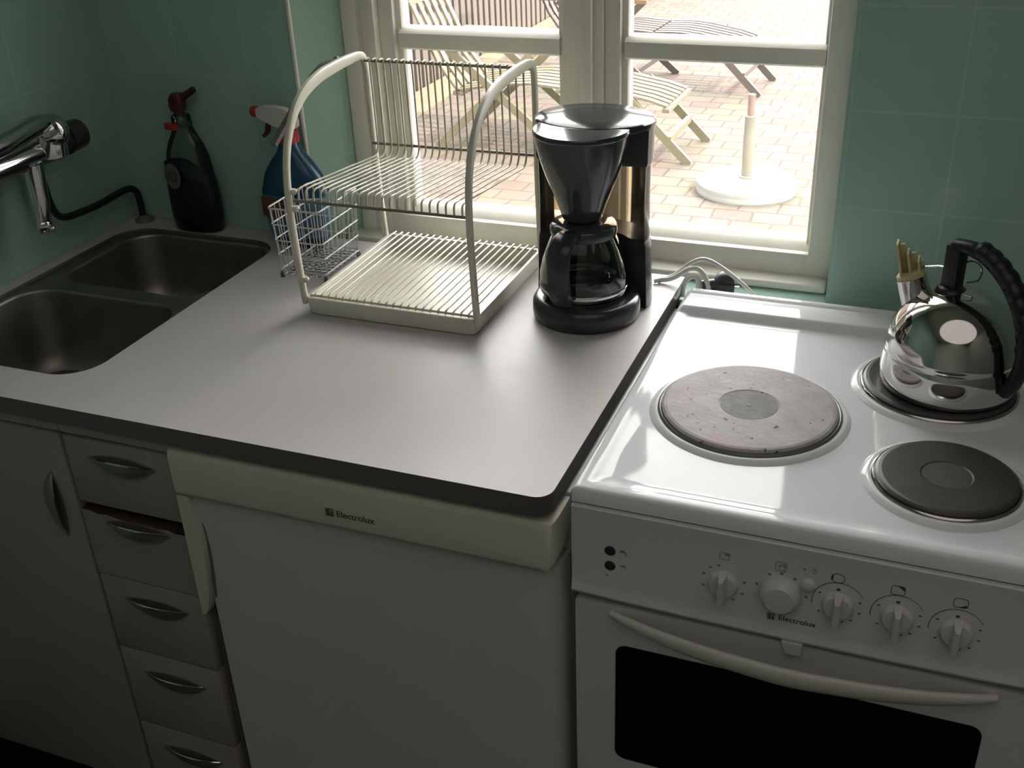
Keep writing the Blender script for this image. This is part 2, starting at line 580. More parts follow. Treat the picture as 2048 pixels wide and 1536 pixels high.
# fixed frame: jambs, sill piece, head, centre post
win.box(-0.645, -0.618, F0, F1, -.003, ZT2, .002)
win.box(-0.620, -0.606, F0 + .006, F1, -.003, ZT2, .004)
win.box(-0.608, -0.582, F0 + .001, F1, -.003, ZT2, .003)
win.box(0.176, 0.216, F0, F1, -.003, ZT2, .003)
win.box(-0.62, 0.19, F0 + .002, F0 + .018, -.004, .047, .003)
win.box(-0.62, 0.19, F0 + .010, F1, -.004, .034, .003)
win.box(-0.62, 0.19, F0, F1, ZT2 - .04, ZT2, .003)
win.box(-0.212, -0.192, F0 - .002, F1, 0.03, ZT2 - .03, .003)
win.box(-0.193, -0.176, F0 + .010, F1, 0.03, ZT2 - .03, .002)
wo = tag(win.build('window_1', 'paint'), kind='structure')


def sash(x0, x1, gx0, gx1, wide_left):
    """opening casement with a glazing bar; glass from gx0 to gx1"""
    s = MB()
    s.T = WT
    ya, yb = 0.7065, 0.752
    z0, z1, g0, g1 = .035, ZT2 - .038, .056, ZT2 - .09
    s.box(x0, gx0 - .010, ya, yb, z0, z1, .003)
    s.box(gx0 - .011, gx0, ya + .012, yb, z0, z1, .003)
    s.box(gx1 + .010, x1, ya, yb, z0, z1, .003)
    s.box(gx1, gx1 + .011, ya + .012, yb, z0, z1, .003)
    s.box(x0 + .002, x1 - .002, ya + .001, yb, z0, g0 - .010, .003)
    # sloping bottom bead
    s.prism([(ya + .001, g0 - .011), (yb, g0 - .011), (yb, g0 + .004), (ya + .014, g0 - .001)], gx0 - .01, gx1 + .01, 'yz')
    s.box(x0 + .002, x1 - .002, ya + .001, yb, g1, z1, .003)
    # glazing bar
    s.prism([(ya + .004, .345), (ya + .004, .369), (ya + .013, .376), (yb, .376), (yb, .341), (ya + .010, .341)], gx0 - .004, gx1 + .004, 'yz')
    so = s.build('casement', 'paint', wo)
    g = MB()
    g.T = WT
    g.box(gx0 - .004, gx1 + .004, .7295, .7325, g0 - .006, g1 + .004)
    g.build('pane', 'pane', so)


sash(-0.582, -0.213, -0.544, -0.258, True)
sash(-0.176, 0.180, -0.139, 0.168, False)
# window board
mb = MB()
mb.T = WT
mb.box(-0.66, 0.2125, 0.648, 0.700, -0.002, 0.011, .004, 3)
b_ = mb.build('window_board', 'paint', wo)
tag(b_, 'white painted board along the foot of the window')

# ------------------------------------------------------------------ outdoors
mb = MB()
mb.box(-9, 7, 0.86, 16, FL - .2, FL)
tag(mb.build('patio_ground', 'patio'), kind='structure')
mb = MB()
mb.prism([(-2.70, .9), (-2.30, .9), (-2.47, 5.2), (-2.55, 6.2), (-2.62, 14), (-2.70, 14)], FL, FL + .012)
tag(mb.build('gravel_strip', 'sand'), kind='structure')
fe = thing('garden_fence', (-2.72, 7, FL), 'tall fence of narrow upright weathered boards behind the deck chairs', 'fence')
mb = MB()
y = 2.0
while y < 13.5:
    wd = random.uniform(.06, .075)
    mb.box(-2.735 + random.uniform(-.006, .006), -2.712, y, y + wd, FL, FL + 1.85 + random.uniform(-.01, .01), .002, 1)
    y += wd + .035
mb.build('fence_boards', 'fence', fe)
for z in (FL + .3, FL + 1.5):
    mb = MB()
    mb.box(-2.79, -2.737, 1.9, 13.6, z, z + .07)
    mb.build('fence_rail', 'fence', fe)
mb = MB()
mb.box(-2.83, -2.81, 1.9, 13.6, FL, FL + 1.8)
mb.build('backing_panel', 'teakg', fe)


def deck_chair(cx, cy, ang, m1, m2, label, group):
    """slatted steamer chair; u runs from the foot end to the back"""
    t = thing('deck_chair', (cx, cy, FL), label, 'deck chair', group)
    T = Matrix.Translation((cx, cy, FL)) @ Matrix.Rotation(ang, 4, 'Z')
    def nb():
        b = MB()
        b.T = T
        return b
    W = .21
    def slat_run(pts, n, w, ex=0.0):
        b = nb()
        for k in range(n):
            c = -W + .028 + (2 * W - .056) * k / (n - 1)
            b.sweep([(p[0], c, p[1]) for p in pts], lambda t_: [(-w / 2, -.006), (w / 2, -.006), (w / 2, .006), (-w / 2, .006)], side=(0, 1, 0))
        for p in (pts[0], pts[len(pts) // 2], pts[-1]):
            b.box(p[0] - .018, p[0] + .018, -W, W, p[1] - .026, p[1] - .006, .002, 1)
        return b
    slat_run(smooth_path([(.0, 0, .27), (.18, 0, .31), (.36, 0, .335), (.52, 0, .33)], 4) and [(0, .27), (.09, .295), (.18, .31), (.27, .325), (.36, .335), (.45, .335), (.52, .33)], 7, .036).build('foot_rest', m1, t)
    slat_run([(.54, .33), (.70, .34), (.88, .325), (1.08, .29)], 7, .040).build('seat', m1, t)
    slat_run([(1.10, .29), (1.20, .42), (1.34, .72), (1.42, .98)], 6, .036).build('backrest', m1, t)
    for sd in (-1, 1):
        yy = sd * (W - .01)
        b = nb()
        b.sweep([(.20, yy, .31), (-.12, yy, .0)], lambda t_: [(-.011, -.02), (.011, -.02), (.011, .02), (-.011, .02)], side=(0, 1, 0))
        b.build('leg', m1, t)
        b = nb()
        b.sweep([(.50, yy + sd * .03, .0), (1.12, yy + sd * .03, .50)], lambda t_: [(-.011, -.02), (.011, -.02), (.011, .02), (-.011, .02)], side=(0, 1, 0))
        b.build('leg', m1, t)
        b = nb()
        b.sweep([(1.20, yy + sd * .05, .0), (.66, yy + sd * .05, .50)], lambda t_: [(-.011, -.02), (.011, -.02), (.011, .02), (-.011, .02)], side=(0, 1, 0))
        b.build('leg', m1, t)
        b = nb()
        b.prism([(.56, yy + sd * .02 - .03), (1.24, yy + sd * .02 - .035), (1.24, yy + sd * .02 + .035), (.56, yy + sd * .02 + .03)], .50, .522)
        b.build('armrest', m2, t)
    b = nb()
    b.box(-.03, -.005, -W, W, .10, .13)
    b.build('stretcher', m1, t)
    b = nb()
    b.box(.62, .65, -W - .03, W + .03, .08, .11)
    b.build('stretcher', m1, t)
    return t


deck_chair(-0.885, 4.26, PI - 0.02, 'teak', 'orange', 'pale slatted deck chair just outside the window, nearest the umbrella stand', None)
deck_chair(-0.78, 5.62, PI - 0.06, 'teakg', 'orange', 'greyish slatted deck chair farther out on the patio, behind the nearer one', None)

us = thing('umbrella_stand', (-0.437, 3.757, FL), 'round white parasol base with an upright tube on the patio', 'umbrella stand')
mb = MB()
mb.lathe([(.215, FL), (.224, FL + .006), (.224, FL + .026), (.219, FL + .034), (.04, FL + .04)], -.437, 3.757, 64)
mb.lathe([(.222, FL), (.224, FL + .04), (.222, FL + .048), (.20, FL + .055), (.04, FL + .06)], -.437, 3.757, 64)
mb.build('base', 'concrete', us)
mb = MB()
mb.lathe([(.036, FL + .058), (.036, FL + .066), (.026, FL + .07), (.026, FL + .25), (.025, FL + .252), (.025, FL + .335), (.021, FL + .338)], -.437, 3.757, 24)
mb.build('tube', 'pole', us)
mb = MB()
mb.tube([(-.437, 3.757, FL + .33), (-.437, 3.757, FL + .43)], .016, 14)
mb.build('inner_pole', 'poleb', us)

# ================================================================== worktop
outer = [(XL + .001, -.035)] + [(-.017 - .022 + .022 * math.sin(t * PI / 12), -.035 + .022 - .022 * math.cos(t * PI / 12)) for t in range(0, 7)] + [(-.017, YW - .002), (XL + .001, YW - .002)]
hole = rr(-1.118, -.770, .041, .602, .062, 8)
mb = MB()
mb.bm.free()
mb.bm = flat_with_holes(outer, [hole], -.028, 0.0)
for fc in mb.bm.faces:
    fc.material_index = 0 if fc.normal.z > .5 else 1
wt = mb.build('countertop', ['laminate', 'edge'], smooth=30)
tag(wt, 'white laminate worktop with a dark edge around the sink, under the dish rack', 'countertop')

sk = thing('sink', (-.944, .32, -.16), 'dark stainless double-bowl sink set in the left of the worktop', 'sink')
mb = MB()
bowls = [rr(-1.106, -.778, .050, .312, .058, 8), rr(-1.090, -.778, .346, .592, .055, 8)]
mb.bm.free()
mb.bm = flat_with_holes(rr(-1.1175, -.7705, .0415, .6015, .0615, 8), bowls, -.011, -.0055)
mb.build('sink_rim', 'steel', sk)


def bowl(P, depth, flo):
    b = MB()
    cx = sum(p[0] for p in P) / len(P)
    cy = sum(p[1] for p in P) / len(P)
    def sc(k, z):
        return [(cx + (x - cx) * k, cy + (y - cy) * k, z) for x, y in P]
    L = [sc(1.0, -.0055), sc(.993, -.012), sc(.965, -.09), sc(.945, -depth + .03), sc(.92, -depth + .010), sc(.86, -depth), sc(.30, -depth - .003)]
    b.loft(L, True, False, True)
    o = b.build('sink_bowl', 'steel', sk)
    md = o.modifiers.new('t', 'SOLIDIFY')
    md.thickness = .0012
    md.offset = 1
    d = MB()
    d.lathe([(.040, -depth - .002), (.042, -depth + .001), (.036, -depth + .0015), (.030, -depth - .0008), (.010, -depth - .001), (.008, -depth + .003), (.001, -depth + .004)], cx, cy, 32)
    d.build('drain', 'chrome', sk)


bowl(bowls[0], .155, 0)
bowl(bowls[1], .135, 0)

# ------------------------------------------------------------------ cabinets
CF = -.020


def cup_pull(cx, z, y, parent, vertical=False):
    """lens-shaped shell pull: flat back, bulging lower rim, open on top"""
    b = MB()
    w = .0585
    loops = []
    nseg = 26
    rings = 9
    pts = []
    for j in range(rings + 1):
        a = (j / rings) * PI / 2
        row = []
        for i in range(nseg + 1):
            u = -1 + 2 * i / nseg
            env = max(0.0, 1 - abs(u) ** 2.2)
            h = .030 * env
            d = .015 * env
            zz = .006 * env - h * math.cos(a) * 1.0
            yy = -d * math.sin(a)
            row.append((u * w, yy, zz))
        pts.append(row)
    # mouth: the last ring reaches forward at the top edge
    rows = []
    for row in pts:
        rows.append(row)
    # inner skin
    inner = [[(p[0] * .97, p[1] * .86, p[2] * .9 + .0005) for p in row] for row in reversed(pts)]
    allr = rows + inner
    T = Matrix.Translation((cx, y, z))
    if vertical:
        T = T @ Matrix.Rotation(PI / 2, 4, 'Y')
    b.T = T
    b.loft(allr, closed=False)
    # thick front lip
    b.mi = 1
    lip = [p for p in pts[-1]]
    b.tube([(p[0], p[1], p[2] - .0005) for p in lip[1:-1]], .0016, 6)
    # back plate
    b.mi = 0
    pl = [(math.cos(math.radians(k)) * w * 1.02, max(0, 0)) for k in (0,)]
    poly = [(-w * 1.02 + 2 * w * 1.02 * k / 20, .009 * (1 - abs(-1 + k / 10) ** 2)) for k in range(21)]
    poly += [(w * 1.02 - 2 * w * 1.02 * k / 20, -.027 * (1 - abs(1 - k / 10) ** 2.2)) for k in range(1, 20)]
    b.prism(poly, -.0022, 0.0, 'xz')
    return b.build('handle', ['pullm', 'chrome'], parent, smooth=50)


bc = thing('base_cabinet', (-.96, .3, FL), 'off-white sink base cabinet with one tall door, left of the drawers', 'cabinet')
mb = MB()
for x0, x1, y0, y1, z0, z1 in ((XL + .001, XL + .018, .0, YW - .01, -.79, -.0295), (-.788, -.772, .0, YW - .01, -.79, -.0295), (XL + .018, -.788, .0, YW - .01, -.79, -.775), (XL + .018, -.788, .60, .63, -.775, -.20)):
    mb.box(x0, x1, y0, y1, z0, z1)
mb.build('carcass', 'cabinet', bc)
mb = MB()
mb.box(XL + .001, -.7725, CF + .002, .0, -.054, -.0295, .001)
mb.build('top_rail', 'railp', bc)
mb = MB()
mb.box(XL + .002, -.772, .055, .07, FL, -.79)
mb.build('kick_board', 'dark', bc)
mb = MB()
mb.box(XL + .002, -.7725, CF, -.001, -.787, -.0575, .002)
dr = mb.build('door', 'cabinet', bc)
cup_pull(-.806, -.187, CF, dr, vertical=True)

dc = thing('drawer_unit', (-.67, .3, FL), 'narrow off-white drawer unit with shell pulls, beside the fridge', 'cabinet')
mb = MB()
for x0, x1, y0, y1, z0, z1 in ((-.771, -.757, .0, YW - .01, -.79, -.0295), (-.590, -.577, .0, YW - .01, -.79, -.0295), (-.757, -.590, .0, YW - .01, -.79, -.775), (-.757, -.590, .60, .63, -.775, -.03)):
    mb.box(x0, x1, y0, y1, z0, z1)
mb.build('carcass', 'cabinet', dc)
mb = MB()
mb.box(-.771, -.576, CF + .002, .0, -.054, -.0295, .001)
mb.build('top_rail', 'railp', dc)
mb = MB()
mb.box(-.771, -.577, .055, .07, FL, -.79)
mb.build('kick_board', 'dark', dc)
mb = MB()
mb.box(-.757, -.590, .012, .020, -.206, -.168)
tag(mb.build('worn_divider', 'brown', dc), 'bare brown worn strip between the top two drawers')
bounds = [(-.0575, -.1725), (-.1875, -.3055), (-.3085, -.4535), (-.4565, -.6195), (-.6225, -.787)]
hz = [-.086, -.200, -.345, -.497, -.664]
for i, ((zt, zb), h_) in enumerate(zip(bounds, hz)):
    mb = MB()
    if i == 1:   # chipped upper edge
        P = [(-.7665, zt + .001), (-.748, zt + .0005), (-.738, zt - .003), (-.722, zt - .001), (-.700, zt - .0045), (-.66, zt - .004), (-.63, zt - .006), (-.612, zt - .004), (-.600, zt - .008), (-.577, zt - .007), (-.577, zb), (-.7665, zb)]
        mb.prism(list(reversed(P)), CF, -.001, 'xz')
        bmesh.ops.recalc_face_normals(mb.bm, faces=mb.bm.faces)
        for fc in mb.bm.faces:
            if fc.normal.z > .3:
                fc.material_index = 1
    else:
        mb.box(-.7665, -.577, CF, -.001, zb, zt, .0018)
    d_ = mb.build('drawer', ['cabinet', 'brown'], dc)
    if i == 1:
        tag(d_, 'drawer front with a chipped top edge')
    mb = MB()
    mb.box(-.752, -.595, .0125, .45, zb + .012, max(zb + .06, zt - .03))
    mb.build('drawer_box', 'cabinet', d_)
    cup_pull(-.667, h_, CF, d_)

# ------------------------------------------------------------------ fridge
fr = thing('refrigerator', (-.29, .3, FL), 'white under-counter fridge with a cream top trim, left of the cooker', 'refrigerator')
mb = MB()
mb.box(-.573, -.012, .034, .60, FL, -.0335, .004)
mb.build('body', 'fridge', fr)
mb = MB()
pl = [(-.560, .031), (-.560, -.012), (-.554, -.018)] + [(-.050 + .0, -.018), (-.036, -.0175), (-.026, -.014), (-.018, -.006), (-.014, .006), (-.0125, .031)]
mb.prism(pl, -.84, -.1195)
mb.build('door', 'fridge', fr, smooth=35)
mb = MB()
rc = .026
def trim_outline(y):
    P = [(-.573, -.117), (-.573, -.038)]
    P += [(-.0125, -.038)]
    for k in range(7):
        a = math.radians(0 - 90 * k / 6)
        P.append((-.0125 - rc + rc * math.cos(a), -.117 + rc + rc * math.sin(a)))
    return P
# body of the trim: fat lower lip, sloping back to the top
L = []
for yy, gx, gz in ((.031, 0, 0), (-.012, 0, 0), (-.024, .002, .001), (-.0285, .006, .004), (-.030, .014, .010)):
    P = []
    for x, z in trim_outline(0):
        x2 = min(x, -.0125 - gx) if x > -.3 else x
        z2 = max(z, -.117 + gz)
        if z > -.05:
            z2 = z - gx * 0.9
        P.append((x2, yy, z2))
    L.append(P)
mb.loft(L)
tr = mb.build('top_trim', 'cream', fr, smooth=50)
tag(tr, 'cream plastic strip along the top of the door')
mb = MB()
P = [(-.574, -.117), (-.556, -.117), (-.549, -.145), (-.546, -.185), (-.548, -.235), (-.553, -.28), (-.560, -.315), (-.568, -.330), (-.574, -.330)]
mb.prism(P, -.0285, .028, 'xz', top=[(x, z) for x, z in P])
gp = mb.build('grip_strip', 'cream', fr, smooth=30)
tag(gp, 'cream hand grip down the left edge of the door')
mb = MB()
mb.prism([(-.5515, -.150), (-.5445, -.175), (-.5425, -.21), (-.5445, -.26), (-.549, -.30), (-.5525, -.30), (-.5490, -.20)], -.0192, -.0175, 'xz')
mb.build('grip_shade', 'greyp', fr)  # flat plate on the door, finger-gap shade put into its colour
mb = MB()
brand_mark(mb, -.330, -.0308, -.0945, .0115)
mb.build('emblem', 'ink', fr, smooth=0)
lettering('Electrolux', .0135, -.3145, -.0303, -.0935, 'ink', fr)

# ------------------------------------------------------------------ cooker
CW = .575
ck = thing('cooker', (CW / 2, .3, FL), 'white free-standing electric cooker with three hotplates, right of the fridge', 'cooker')
mb = MB()
mb.box(.004, CW - .004, .03, .585, FL, -.023)
mb.build('body', 'panel', ck)

# hob pan: cross-section along y, lofted in x with raised side rims
def hob_z(x, y):
    # raised rolled border, level pan, raised rear shelf
    z = -.0035
    e = min(x - 0.0, CW - x, y)
    if e < .006:
        z = -.0035 - .004 * (1 - e / .006) ** 2 + .0035
    elif e < .016:
        z = .0
    elif e < .026:
        z = -.0035 * (e - .016) / .010
    t = 0
    if .006 < x < CW - .006 or True:
        if y > .512:
            k = min(1, max(0, (y - .512) / .012))
            zr = -.0035 + .0125 * k
            if .573 < y < .579:
                zr -= .0022
            if y > .590:
                zr -= .004 * ((y - .590) / .01) ** 2
            if e < .010:
                zr = min(zr, -.002 + (zr + .002) * max(0, e) / .010)
            z = max(z, zr) if y < .60 else zr
    return z
xs = [0, .0015, .003, .006, .011, .016, .019, .0225, .026, .04] + [.04 + (CW - .08) * k / 12 for k in range(1, 12)]
xs += [CW - v for v in reversed([0, .0015, .003, .006, .011, .016, .019, .0225, .026, .04])]
ys = [0, .0015, .003, .006, .011, .016, .019, .0225, .026, .04, .1, .2, .3, .4, .5, .510, .513, .516, .52, .5235, .527, .55, .572, .574, .578, .580, .588, .591, .595, .598, .600]
mb = MB()
grid = [[mb.v((x, y, hob_z(x, y))) for x in xs] for y in ys]
for j in range(len(ys) - 1):
    for i in range(len(xs) - 1):
        mb.f((grid[j][i], grid[j][i + 1], grid[j + 1][i + 1], grid[j + 1][i]))
# skirt
def skirt(vs):
    lo = [mb.v((v.co.x, v.co.y, -.0205)) for v in vs]
    for i in range(len(vs) - 1):
        mb.f((vs[i], lo[i], lo[i + 1], vs[i + 1]))
skirt(grid[0]); skirt(grid[-1]); skirt([g[0] for g in grid]); skirt([g[-1] for g in grid])
hob = mb.build('hob_top', 'enamel', ck, smooth=60)
tag(hob, 'glossy white enamel hob surface')


def hotplate(cx, cy, r, rc_, worn):
    cast, cen = ('worn', 'wornc') if worn else ('iron', 'ironc')
    b = MB()
    b.lathe([(r - .004, -.002), (r + .001, .0015), (r + .001, .0065), (r - .002, .0085), (r - .006, .0092), (rc_ + .002, .0092), (rc_, .0084), (.001, .0084)], cx, cy, 72, cap0=True)
    h = b.build('hotplate', cast, ck, smooth=7)
    if worn:
        tag(h, 'large hotplate, grey and stained')
    b = MB()
    b.lathe([(rc_ - .0005, .0083), (rc_ - .0005, .0086), (.004, .0086), (.0035, .0089), (.0005, .0089)], cx, cy, 48)
    b.build('plate_center', cen, h, smooth=0)
    b = MB()
    b.lathe([(r + .001, -.001), (r + .0012, .0040), (r + .0035, .0048), (r + .006, .0030), (r + .0065, -.001)], cx, cy, 72, ring=False, cap0=False, cap1=False)
    b.build('trim_ring', 'ring' if not worn else 'greyp', h, smooth=50)
    b = MB()
    b.lathe([(r + .006, .0018), (r + .008, .0022), (r + .0115, .0012), (r + .0165, -.0030), (r + .018, -.0042)], cx, cy, 72, cap0=False, cap1=False)
    b.build('enamel_collar', 'enamel', h, smooth=60)


hotplate(.166, .2416, .1135, .0385, True)
hotplate(.414, .1458, .0790, .0280, False)
hotplate(.3952, .3806, .0960, .0330, False)

# control panel with a bowed lower lip
mb = MB()
L = []
for k in range(25):
    t = k / 24
    x = .001 + (CW - .002) * t
    sag = .0055 * math.sin(PI * min(1, max(0, t))) ** .8 if 0 < t < 1 else 0
    zb = -.1505 - sag
    L.append([(x, .030, -.0225), (x, -.004, -.0225), (x, -.0055, -.024), (x, -.0055, zb + .020), (x, -.0075, zb + .011), (x, -.0095, zb + .004), (x, -.008, zb), (x, .030, zb)])
mb.loft(L)
cp = mb.build('control_panel', 'panel', ck, smooth=35)
PF = -.0055


def bar(b, x0, z0, x1, z1, t, y=PF):
    d = Vector((x1 - x0, z1 - z0))
    d.normalize()
    n = Vector((-d.y, d.x)) * t / 2
    b.prism([(x0 - n.x, z0 - n.y), (x1 - n.x, z1 - n.y), (x1 + n.x, z1 + n.y), (x0 + n.x, z0 + n.y)], y - .0003, y + .0004, 'xz')


def arc(b, cx, cz, r, a0, a1, t, n=20, y=PF):
    P = [(cx + r * math.cos(math.radians(a0 + (a1 - a0) * k / n)), cz + r * math.sin(math.radians(a0 + (a1 - a0) * k / n))) for k in range(n + 1)]
    for p, q in zip(P, P[1:]):
        bar(b, *p, *q, t, y)


for z in (-.079, -.1015):
    b = MB()
    b.T = Matrix.Translation((.050, PF, z)) @ Matrix.Rotation(PI / 2, 4, 'X')
    b.lathe([(.0068, -.001), (.0068, .0009), (.0058, .0014), (.0005, .0016)], 0, 0, 24)
    b.build('indicator_lamp', 'plug', ck)
b = MB()
bar(b, .062, -.077, .068, -.077, .003)
arc(b, .067, -.080, .003, -60, 90, .001)
bar(b, .0625, -.0985, .069, -.0985, .0016)
bar(b, .069, -.0985, .0695, -.104, .0008)
bar(b, .0655, -.0985, .0655, -.102, .0006)
bar(b, .0445, -.116, .0475, -.118, .0014)
b.build('lamp_symbols', 'inklight', ck, smooth=0)

KN = [(.188, -.093, 'small'), (.254, -.091, 'dome'), (.318, -.091, 'fin'), (.382, -.092, 'fin'), (.444, -.095, 'fin')]


def knob(cx, cz, kind):
    b = MB()
    b.T = Matrix.Translation((cx, PF, cz)) @ Matrix.Rotation(PI / 2, 4, 'X')
    if kind == 'dome':
        b.lathe([(.0235, 0), (.0235, .004), (.021, .012), (.017, .016), (.001, .017)], 0, 0, 40)
        k = b.build('knob', 'panel', ck, smooth=40)
        tag(k, 'larger round selector knob')
    else:
        b.lathe([(.0175, 0), (.0170, .005), (.0150, .008), (.001, .009)], 0, 0, 36)
        b.loft([[(-.0060, -.0190, .003), (.0060, -.0190, .003), (.0070, .0, .003), (.0055, .0185, .003), (-.0055, .0185, .003), (-.0070, .0, .003)],
                [(-.0036, -.0185, .018), (.0036, -.0185, .018), (.0040, .0, .019), (.0030, .0175, .020), (-.0030, .0175, .020), (-.0040, .0, .019)],
                [(-.0026, -.0170, .0205), (.0026, -.0170, .0205), (.0030, .0, .0215), (.0022, .016, .0225), (-.0022, .016, .0225), (-.0030, .0, .0215)]])
        k = b.build('knob', 'panel', ck, smooth=35)
    return k


for cx, cz, kd in KN:
    k = knob(cx, cz, kd)
    b = MB()
    if kd == 'fin':
        arc(b, cx, cz + .002, .029, 75, 190, .0007)
        arc(b, cx, cz + .002, .029, 30, 75, .0004)
        bar(b, cx - .0035, cz + .0215, cx + .0005, cz + .0215, .003)
        for a in (150, 215, 20, -15, -50, -75):
            x_, z_ = cx + .0245 * math.cos(math.radians(a)), cz + .0245 * math.sin(math.radians(a))
            bar(b, x_ - .0014, z_, x_ + .0014, z_ + .0006, .0016)
    elif kd == 'small':
        for a in (200, 160, 130, 105, 15, -25, -60):
            x_, z_ = cx + .025 * math.cos(math.radians(a)), cz + .025 * math.sin(math.radians(a))
            bar(b, x_ - .0016, z_, x_ + .0016, z_ + .0006, .0026)
    else:
        for a in (165, 120, 92, 60, 35, 5):
            x_, z_ = cx + .0285 * math.cos(math.radians(a)), cz + .0285 * math.sin(math.radians(a))
            bar(b, x_ - .0018, z_, x_ + .0018, z_ - .0008, .0030)
    b.build('dial_marks', 'ink' if kd == 'fin' else 'inklight', ck, smooth=0)
b = MB()
b.T = Matrix.Translation((.2835, PF, -.0705)) @ Matrix.Rotation(PI / 2, 4, 'X')
b.lathe([(.0085, 0), (.0080, .004), (.006, .006), (.001, .0065)], 0, 0, 24)
tag(b.build('push_button', 'panel', ck), 'small round push button beside the large knob')


def rrect_outline(b, cx, cz, w, h, r, t):
    P = rr(cx - w / 2, cx + w / 2, cz - h / 2, cz + h / 2, r, 4)
    for p, q in zip(P, P[1:] + P[:1]):
        bar(b, *p, *q, t)


def filled(b, P):
    b.prism(P, PF - .0003, PF + .0004, 'xz')


b = MB()
rrect_outline(b, .1875, -.0540, .0115, .0095, .0018, .0007)
filled(b, [(.1885, -.0525), (.1925, -.0525), (.1925, -.0502), (.1870, -.0502)])
rrect_outline(b, .2520, -.0535, .0125, .0125, .0028, .0006)
rrect_outline(b, .2530, -.0540, .0065, .0075, .001, .0005)
bar(b, .2560, -.0485, .2560, -.0590, .0005)
bar(b, .2480, -.0525, .2570, -.0525, .0005)
bar(b, .2765, -.0505, .2790, -.0505, .0022)
rrect_outline(b, .2885, -.0505, .0030, .0055, .0008, .0005)
b.build('oven_symbols', 'inklight', ck, smooth=0)
for i, (cx, cz) in enumerate(((.3145, -.0540), (.3785, -.0545), (.4430, -.0550))):
    b = MB()
    rrect_outline(b, cx, cz, .0145, .0120, .0055 if i == 0 else .003, .0007)
    if i == 0:
        filled(b, [(cx - .0072, cz - .003), (cx - .0052, cz - .0035), (cx - .0050, cz + .0035), (cx - .0068, cz + .003)])
    elif i == 1:
        filled(b, [(cx - .001, cz + .0060), (cx + .0065, cz + .0005), (cx + .0074, cz + .0025), (cx + .005, cz + .006)])
    else:
        filled(b, [(cx - .001, cz - .0060), (cx + .005, cz - .006), (cx + .0074, cz - .0025), (cx + .0045, cz - .0025)])
    b.build('hotplate_symbol', 'ink', ck, smooth=0)
b = MB()
brand_mark(b, .2415, PF - .0004, -.1315, .0085)
b.build('emblem', 'ink', ck, smooth=0)
lettering('Electrolux', .0100, .2540, PF - .0002, -.1300, 'ink', ck, stretch=1.04)

# oven door
mb = MB()
mb.prism(rr(.004, CW - .004, -.70, -.165, .004, 3), -.0035, .026, 'xz')
od = mb.build('oven_door', 'panel', ck, smooth=35)
mb = MB()
mb.prism(rr(.058, .4925, -.425, -.226, .014, 6), -.0048, -.0030, 'xz')
tag(mb.build('oven_window', 'ovenglass', od, smooth=0), 'black glass oven window')
mb = MB()
hp = [(.052, -.006, -.1745), (.075, -.014, -.1765), (.12, -.0255, -.1790), (.18, -.0355, -.1805), (.245, -.0415, -.1810), (.275, -.0425, -.1812), (.305, -.0415, -.1810), (.37, -.0355, -.1805), (.43, -.0255, -.1790), (.475, -.014, -.1765), (.498, -.006, -.1745)]
def hsec(t):
    e = max(.12, math.sin(PI * t)) ** .6
    hh, tt = .0155 * e, .0075 * (0.5 + .5 * e)
    return [(hh * math.cos(a), tt * math.sin(a)) for a in [2 * PI * k / 16 for k in range(16)]]
mb.sweep(smooth_path(hp, 5), hsec, side=(0, -.25, 1))
tag(mb.build('handle', 'hcream', od, smooth=60), 'cream bowed handle across the oven door')
mb = MB()
mb.loft([[(.2600, .0, -.157), (.2860, .0, -.157), (.2845, .0, -.1785), (.2655, .0, -.1785)], [(.2610, -.011, -.157), (.2850, -.011, -.157), (.2835, -.0105, -.1745), (.2665, -.0105, -.1745)]])
mb.build('door_latch', 'panel', ck)
mb = MB()
mb.box(.006, CW - .006, .0, .026, -.86, -.706, .003)
mb.build('storage_drawer', 'panel', ck)

# ------------------------------------------------------------------ kettle
KX, KY, KZ = .404, .3755, .0093
kt = thing('kettle', (KX, KY, KZ), 'polished steel domed kettle with a black handle on the rear hotplate', 'kettle')
prof = [(.001, KZ), (.078, KZ), (.0845, KZ + .004), (.0868, KZ + .012), (.0872, KZ + .024), (.0862, KZ + .040), (.0848, KZ + .050), (.0835, KZ + .0535), (.0842, KZ + .0545), (.0830, KZ + .060)]
for k in range(1, 15):
    a = math.radians(4 + 86 * k / 14)
    prof.append((max(.001, .0832 * math.cos(a) ** .93), KZ + .056 + .082 * math.sin(a)))
mb = MB()
mb.lathe(prof, KX, KY, 72)
mb.build('body', 'kettle', kt, smooth=60)
sdir = Vector((-.93, .36, 0)).normalized()    # spout side
hdir = Vector((.82, -.57, 0)).normalized()    # handle side
KC = Vector((KX, KY, KZ))
# spout
mb = MB()
s0 = KC + sdir * .050 + Vector((0, 0, .095))
s1 = KC + sdir * .0665 + Vector((0, 0, .1345))
mb.tube([s0, s0.lerp(s1, .5), s1, s1 + (s1 - s0) * .06], lambda t: .0215 - .0035 * t + (.0018 if t > .9 else 0), 24)
mb.build('spout', 'kettle', kt, smooth=50)
